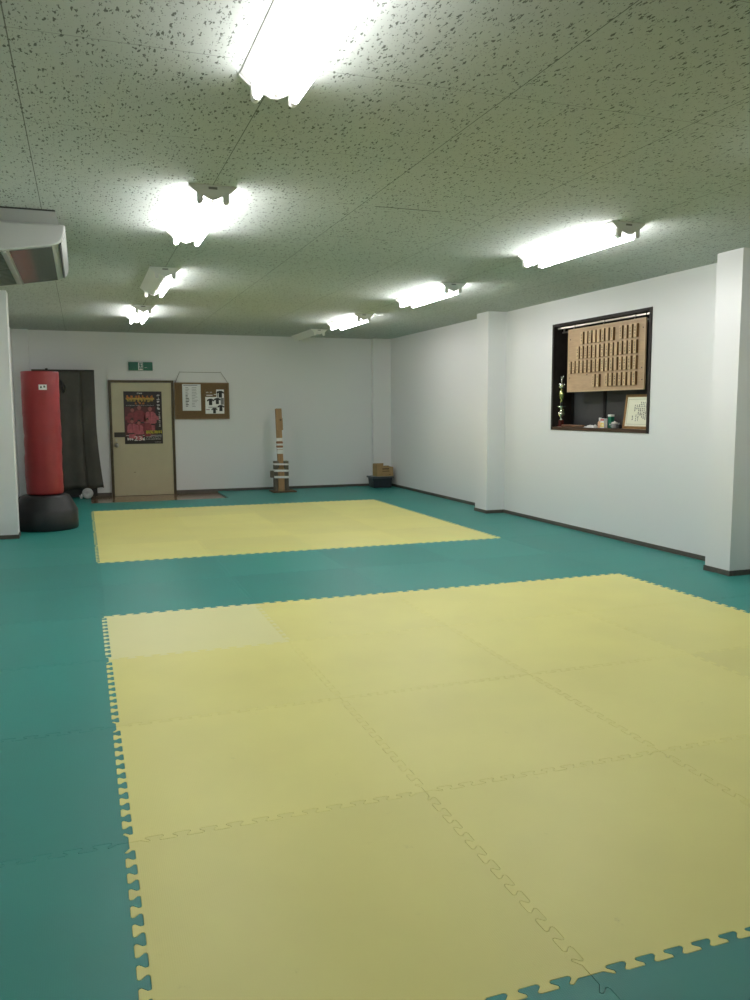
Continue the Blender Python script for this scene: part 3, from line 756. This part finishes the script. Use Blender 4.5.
m.box((4.755, y0-.0006, .315), (4.88, y0, .335), 'cardboard_dark'); m.box((4.755, y0-.0006, .28), (4.885, y0, .292), 'cardboard_dark'); m.box((4.875, y0-.0006, .225), (4.91, y0, .233), 'cardboard_dark')
g.part(m, 'carton')
m = MB(); m.box((x0, y1-.012, z1), (4.855, y1-.006, z1+.055), 'cardboard'); m.box((x0, y0+.02, z1-.002), (x0+t, y1-.02, z1+.05), 'cardboard'); g.part(m, 'flap')
m = MB(); m.box((4.75, y0+.02, z1-.035), (4.88, y1-.04, z1-.028), 'cardboard_dark'); g.part(m, 'inner_flap')

# ------------------------------------------------------------------ recessed window with display
XBk = 5.245
g = G('window_1', 'recessed dark brown framed window in the right wall holding the name tag board', 'window', (XR, 1.89, WZ0), None, 'structure')
m = MB()
xa, xb = XR-.010, XBk+.07
m.box((xa, WY0, WZ0), (xb, WY0+.035, WZ1), 'window_brown'); m.box((xa, WY1-.035, WZ0), (xb, WY1, WZ1), 'window_brown')
m.box((xa, WY0+.035, WZ1-.030), (xb, WY1-.035, WZ1), 'window_brown')
g.part(m, 'window_frame')
m = MB(); m.box((xa, WY0+.035, WZ0), (XBk, WY1-.035, WZ0+.036), 'sill_wood'); m.box((XBk, WY0+.035, WZ0), (xb, WY1-.035, WZ0+.034), 'window_black'); g.part(m, 'window_sill')
zs = WZ0+.036
ym = 2.03
for i, (ya, yb) in enumerate(((WY0+.036, ym+.03), (ym-.03, WY1-.036))):
    xo = XBk+.004+.03*i
    m = MB(); w = .045
    m.box((xo, ya, zs), (xo+.026, ya+w, WZ1-.04), 'window_black'); m.box((xo, yb-w, zs), (xo+.026, yb, WZ1-.04), 'window_black'); m.box((xo, ya+w, WZ1-.04-w), (xo+.026, yb-w, WZ1-.04), 'window_black'); m.box((xo, ya+w, zs), (xo+.026, yb-w, zs+.02), 'window_black')
    s_ = g.part(m, 'sash')
    m = MB(); m.box((xo+.010, ya+w, zs+.02), (xo+.015, yb-w, WZ1-.04-w), 'dark_pane'); g.part(m, 'pane', s_)
m = MB(); m.box((XBk+.07, WY0, WZ0), (XBk+.08, WY1, WZ1), 'window_black'); g.part(m, 'back_panel')

# curtain rails
for i, (x, z, y0, y1, lab) in enumerate(((5.090, 2.247, 1.058, 2.728, 'slim metal curtain rail across the window, the one the name board hangs from'), (5.150, 2.205, 1.058, 2.728, 'second thinner metal rail behind the name board in the window'))):
    g = G('curtain_rail', lab, 'curtain rail', (x, (y0+y1)/2, z), 'curtain rails in the window')
    m = MB(); m.rbox((x-.008, y0, z-.011), (x+.008, y1, z+.011), 'rail_metal', .004) if i == 0 else m.tube([(x, y0, z), (x, y1, z)], .008, 'rail_metal', 10); g.part(m, 'rail')
    if i == 0:
        for yy_ in (1.16, 1.32, 1.83, 2.38):
            m = MB(); m.box((x-.009, yy_-.006, z-.013), (x+.009, yy_+.006, WZ1-.0305), 'window_black'); g.part(m, 'bracket')
    else:
        for yy_ in (1.09, 2.70):
            m = MB(); m.box((x-.006, yy_-.008, z+.006), (x+.006, yy_+.008, WZ1-.0305), 'rail_metal'); g.part(m, 'bracket')

# name board
bY0, bY1, bZ0, bZ1, bX = 1.135, 2.475, 1.524, 2.212, 5.058
g = G('name_board', 'pale wooden board of hanging name tags, hung inside the window opening', 'board', (bX, 1.8, bZ0))
m = MB(); m.box((bX+.004, bY0+.012, bZ0+.012), (bX+.014, bY1-.012, bZ1-.012), 'board_wood')
rr = random.Random(5)
for yy_, zz_ in ((2.43, 2.10), (2.43, 1.68), (1.175, 2.12), (1.18, 1.735), (2.10, 1.705), (1.17, 1.62)):
    m.box((bX+.002, yy_-.006, zz_-.006), (bX+.004, yy_+.006, zz_+.006), 'ink')
g.part(m, 'panel')
m = MB()
for a, b in (((bX, bY0, bZ0), (bX+.016, bY1, bZ0+.014)), ((bX, bY0, bZ1-.014), (bX+.016, bY1, bZ1)), ((bX, bY0, bZ0+.014), (bX+.016, bY0+.014, bZ1-.014)), ((bX, bY1-.014, bZ0+.014), (bX+.016, bY1, bZ1-.014))): m.box(a, b, 'board_edge')
g.part(m, 'edge_trim')
for yy_ in (1.32, 1.83, 2.38):
    m = MB(); m.tube([(bX+.008, yy_, bZ1), (bX+.010, yy_, bZ1+.010), (bX+.0235, yy_, bZ1+.022)], .003, 'rail_metal', 6); g.part(m, 'hook')

# name tags: six master meshes, each tag its own object
def tag_mesh(seed):
    r = random.Random(seed); w, h, t = .046, .130, .027
    m = MB()
    m.box((-t+.002, -w/2, 0), (0, w/2, h), 'tag_side_shade')
    m.rbox((-t, -w/2, 0), (-t+.002, w/2, h), 'tag_wood', .0008)
    if seed != 5: m.glyphs('ink', (-t, 0, h*.5), (0, -1, 0), (0, 0, 1), .02, .098, r.choice((3, 4, 4)), r, .0006)
    me = m.build('wooden_name_tag', None, normals=False)
    return me
masters = [tag_mesh(s) for s in range(6)]
used = set()
slots = [list(range(3, 11))+[12, 13, 14, 15], list(range(2, 16)), list(range(0, 16)), [6, 7]+list(range(9, 16))]
rows_z = [2.034, 1.880, 1.728, 1.572]
rown = ['top row', 'second row', 'third row', 'bottom row']
rr = random.Random(9)
for ri, sl in enumerate(slots):
    for k, s_ in enumerate(sl):
        mi = rr.randrange(6)
        if ri == 0 and k == len(sl)-1: mi = 3
        src = masters[mi]
        if mi in used: o = src.copy(); COL.objects.link(o)
        else: o = src; used.add(mi)
        o.location = (bX+.004-.0003, 2.405-s_*.0758+rr.uniform(-.003, .003), rows_z[ri]+rr.uniform(-.002, .002))
        o.rotation_euler = (rr.uniform(-.02, .02), 0, 0)
        tag(o, f'pale wooden name tag, {ORD[k]} from the left in the {rown[ri]} of the board', 'name tag', f'name tags in the {rown[ri]} of the board')
for i, o in enumerate(masters):
    if i not in used: bpy.data.objects.remove(o)

# certificate
g = G('framed_certificate', 'gold-brown framed certificate leaning at the right end of the window sill', 'certificate', (5.15, 1.31, zs))
cw, ch, ct = .49, .345, .018
tilt = Matrix.Translation((5.125, 1.303, zs+.001)) @ Matrix.Rotation(.12, 4, 'Y')
def cbox(m, y0, y1, z0, z1, x0, x1, mt): m.box((x0, y0, z0), (x1, y1, z1), mt, tilt)
fw = .026; y0, y1 = -cw/2, cw/2
m = MB(); cbox(m, y0, y1, 0, fw, 0, ct, 'brass_frame'); cbox(m, y0, y1, ch-fw, ch, 0, ct, 'brass_frame'); cbox(m, y0, y0+fw, fw, ch-fw, 0, ct, 'brass_frame'); cbox(m, y1-fw, y1, fw, ch-fw, 0, ct, 'brass_frame'); g.part(m, 'frame')
m = MB(); cbox(m, y0+fw, y1-fw, fw, ch-fw, .007, .014, 'cert_paper')
for a in ((y0+.045, y1-.045, .045, .049), (y0+.045, y1-.045, ch-.049, ch-.045), (y0+.045, y0+.049, .045, ch-.045), (y1-.049, y1-.045, .045, ch-.045)): cbox(m, *a, .0066, .007, 'cert_border')
ex = (tilt.to_3x3() @ Vector((0, -1, 0))); ez = (tilt.to_3x3() @ Vector((0, 0, 1)))
r = random.Random(31)
for yy_, zc, hh, n_ in ((-.15, .20, .06, 3), (-.135, .13, .03, 2), (-.115, .185, .17, 9), (-.088, .18, .18, 10), (-.061, .185, .17, 9), (-.034, .19, .16, 8), (-.007, .20, .14, 7), (.022, .165, .17, 9), (.055, .11, .07, 4), (.055, .22, .05, 3), (.085, .21, .07, 4), (.108, .11, .05, 3)):
    m.glyphs('ink', tilt @ Vector((.0066, yy_, zc)), ex, ez, .020, hh, n_, r, .0003, .13)
o = m.build('certificate_paper', g.e, g.loc, normals=False)
m = MB(); m.tube([(5.118, 1.075, WZ0+.037), (5.114, 1.073, 1.8), (5.118, 1.066, 2.225)], .003, 'rail_metal', 6)
tag(m.build('blind_cord', None, (5.118, 1.075, zs+.001)), 'thin pale cord hanging down at the right side of the window', 'cord')

# trophy
tx, ty = 5.115, 2.672
g = G('trophy', 'tall gold and silver trophy with two stacked cups on the window sill', 'trophy', (tx, ty, zs))
c = (tx, ty, zs)
m = MB(); m.rbox((tx-.03, ty-.03, zs+.0005), (tx+.03, ty+.03, zs+.016), 'maroon_base', .003); m.rbox((tx-.022, ty-.022, zs+.016), (tx+.022, ty+.022, zs+.075), 'maroon_base', .004); g.part(m, 'pedestal')
m = MB(); m.lathe([(.018, .075), (.02, .08), (.010, .09), (.014, .105), (.038, .13), (.042, .15), (.034, .168), (.012, .185), (.012, .20), (.030, .215), (.052, .232), (.050, .236), (.012, .238)], c, 'chrome', 24); lc = g.part(m, 'lower_cup')
for s in (-1, 1):
    m = MB(); m.tube([(tx, ty+s*.04, zs+.14), (tx, ty+s*.06, zs+.155), (tx, ty+s*.058, zs+.185), (tx, ty+s*.03, zs+.20), (tx, ty+s*.012, zs+.195)], .004, 'gold_green', 8); g.part(m, 'handle', lc)
m = MB(); m.lathe([(.012, .238), (.014, .245), (.011, .262), (.014, .275), (.012, .28)], c, 'black_plastic', 14); g.part(m, 'spacer', label='black spacer')
m = MB(); m.lathe([(.012, .28), (.018, .287), (.012, .30), (.024, .325), (.032, .36), (.030, .395), (.016, .425), (.012, .43)], c, 'gold_green', 20, smooth=True); g.part(m, 'column', label='greenish gold bulging column')
m = MB(); m.lathe([(.012, .43), (.028, .437), (.040, .455), (.034, .475), (.044, .487), (.010, .492)], c, 'chrome', 20); uc = g.part(m, 'upper_cup')
for s in (-1, 1):
    m = MB(); m.tube([(tx, ty+s*.036, zs+.46), (tx, ty+s*.056, zs+.48), (tx, ty+s*.05, zs+.50)], .004, 'chrome', 8); g.part(m, 'handle', uc)
m = MB()
m.tube([(tx, ty, zs+.49), (tx, ty, zs+.515), (tx, ty, zs+.54), (tx, ty, zs+.555)], [.008, .010, .013, .006], 'chrome', 10)
m.lathe([(.002, .553), (.008, .558), (.009, .566), (.002, .574)], c, 'chrome', 10)
for s in (-1, 1): m.tube([(tx, ty+s*.008, zs+.542), (tx, ty+s*.024, zs+.556), (tx, ty+s*.030, zs+.585)], [.005, .004, .003], 'chrome', 8)
g.part(m, 'figure', label='small silver winged figure')

# things on the sill
m = MB(); R_ = Matrix.Translation((5.11, 2.43, zs+.014)) @ Matrix.Rotation(.03, 4, 'Z')
pr = [(.013*math.cos(2*PI*i/12), .013*math.sin(2*PI*i/12)) for i in range(12)]
rg = []
for k in range(13):
    t = k/12; y = -.21+.42*t; rad = .8+.2*math.sin(PI*t); rg.append([R_ @ Vector((a*rad+.02*(t-.5)**2, y, b*rad)) for a, b in pr])
m.rings(rg, 'stick_wood')
tag(m.build('wooden_stick', None, (5.11, 2.43, zs)), 'brown wooden stick lying on the window sill beside the trophy', 'stick')
m = MB(); r = random.Random(14)
nx, ny = 7, 12; V = []
for i in range(nx+1):
    V.append([])
    for j in range(ny+1):
        u, v = i/nx, j/ny; edge = min(u, 1-u, v, 1-v)
        V[-1].append(m.bm.verts.new((5.075+.07*u+r.uniform(-.004, .004), 1.975+.19*v+r.uniform(-.005, .005), zs+.002+min(edge*5, 1)*(.012+.02*(1-v)+r.uniform(-.007, .009)))))
for i in range(nx):
    for j in range(ny): m.face([V[i][j], V[i+1][j], V[i+1][j+1], V[i][j+1]], 'tape_white')
B_ = [m.bm.verts.new((p.co.x, p.co.y, zs+.0006)) for p in ([V[i][0] for i in range(nx+1)]+[V[nx][j] for j in range(1, ny+1)]+[V[i][ny] for i in range(nx-1, -1, -1)]+[V[0][j] for j in range(ny-1, 0, -1)])]
T_ = ([V[i][0] for i in range(nx+1)]+[V[nx][j] for j in range(1, ny+1)]+[V[i][ny] for i in range(nx-1, -1, -1)]+[V[0][j] for j in range(ny-1, 0, -1)])
for i in range(len(B_)): m.face([B_[i], B_[(i+1) % len(B_)], T_[(i+1) % len(B_)], T_[i]], 'tape_white')
m.face(B_, 'tape_white')
tag(m.build('crumpled_cloth', None, (5.11, 2.07, zs)), 'crumpled white cloth lying on the window sill below the name board', 'cloth')
g = G('small_bottle', 'small peach bottle with a white cap beside the yellow box', 'bottle', (5.105, 1.90, zs))
m = MB(); m.lathe([(.004, .001), (.022, .001), (.024, .006), (.024, .060), (.018, .068), (.012, .072)], (5.105, 1.90, zs), 'bottle_peach', 20); g.part(m, 'bottle_body')
m = MB(); m.lathe([(.013, .066), (.014, .072), (.014, .104), (.011, .108), (.002, .109)], (5.105, 1.90, zs), 'poster_white', 16); g.part(m, 'cap', label='white cap')
g = G('medicine_box', 'small yellow and white box with a red top stripe on the window sill', 'box', (5.10, 1.835, zs))
m = MB(); m.rbox((5.085, 1.800, zs+.0005), (5.125, 1.868, zs+.100), 'poster_white', .002); g.part(m, 'carton')
m = MB(); m.box((5.0842, 1.806, zs+.012), (5.085, 1.862, zs+.056), 'box_yellow'); m.box((5.0842, 1.803, zs+.078), (5.085, 1.865, zs+.094), 'box_red'); m.box((5.0838, 1.826, zs+.02), (5.0842, 1.840, zs+.046), 'poster_white'); g.part(m, 'printed_label', label='yellow panel and red stripe')
g = G('green_box', 'taller green box with a white top standing beside the yellow box', 'box', (5.16, 1.775, zs))
m = MB(); m.rbox((5.14, 1.758, zs+.0005), (5.18, 1.813, zs+.124), 'box_green', .002); g.part(m, 'carton')
m = MB(); m.rbox((5.1385, 1.7565, zs+.120), (5.1815, 1.8145, zs+.142), 'poster_white', .003); m.box((5.1392, 1.765, zs+.03), (5.1398, 1.785, zs+.045), 'poster_white'); g.part(m, 'box_top', label='white top')
g = G('small_mug', 'small grey mug with a white lid standing right of the green box', 'mug', (5.105, 1.648, zs))
m = MB(); m.lathe([(.004, .001), (.026, .001), (.030, .01), (.031, .045), (.028, .052)], (5.105, 1.648, zs), 'mug_grey', 22); g.part(m, 'mug_body')
m = MB(); m.lathe([(.031, .048), (.033, .054), (.028, .064), (.008, .068), (.006, .074), (.001, .075)], (5.105, 1.648, zs), 'poster_white', 22); g.part(m, 'lid', label='white lid')
m = MB(); m.tube([(5.09, 1.673, zs+.04), (5.085, 1.693, zs+.036), (5.088, 1.688, zs+.018), (5.092, 1.671, zs+.014)], .004, 'mug_grey', 8); g.part(m, 'mug_handle')
m = MB(); m.rbox((5.095, 1.562, zs+.0005), (5.13, 1.606, zs+.040), 'black_plastic', .004); m.rbox((5.10, 1.575, zs+.040), (5.12, 1.59, zs+.058), 'mug_grey', .003)
tag(m.build('black_case', None, (5.11, 1.584, zs)), 'small black case between the mug and the framed certificate', 'case')

# ------------------------------------------------------------------ camera, world, view
cx, cy, ch_ = -.0850, -5.5345, 1.3348
yaw, pit, rol, f = .341947, .10946, -.003915, 818.99
sy, cyw, sp, cp = math.sin(yaw), math.cos(yaw), math.sin(pit), math.cos(pit)
fwd = Vector((sy*cp, cyw*cp, -sp)); right = Vector((cyw, -sy, 0)); up = right.cross(fwd)
r2 = right*math.cos(rol)+up*math.sin(rol); u2 = -right*math.sin(rol)+up*math.cos(rol)
cam = bpy.data.cameras.new('camera'); co = bpy.data.objects.new('camera', cam); COL.objects.link(co)
M = Matrix((r2, u2, -fwd)).transposed().to_4x4(); M.translation = (cx, cy, ch_); co.matrix_world = M
cam.sensor_fit = 'HORIZONTAL'; cam.sensor_width = 36; cam.lens = f/750*36; cam.clip_start = .05; cam.clip_end = 60
S.camera = co
w = bpy.data.worlds.new('world'); S.world = w; w.use_nodes = True
w.node_tree.nodes['Background'].inputs[0].default_value = (.02, .02, .02, 1)
vs = S.view_settings
S.display_settings.display_device = 'sRGB'
vs.view_transform = 'Standard'; vs.look = 'None'; vs.gamma = 1; vs.use_curve_mapping = False
vs.exposure = 0.58
S.cycles.max_bounces = 10; S.cycles.diffuse_bounces = 6
S.cycles.sample_clamp_indirect = 6
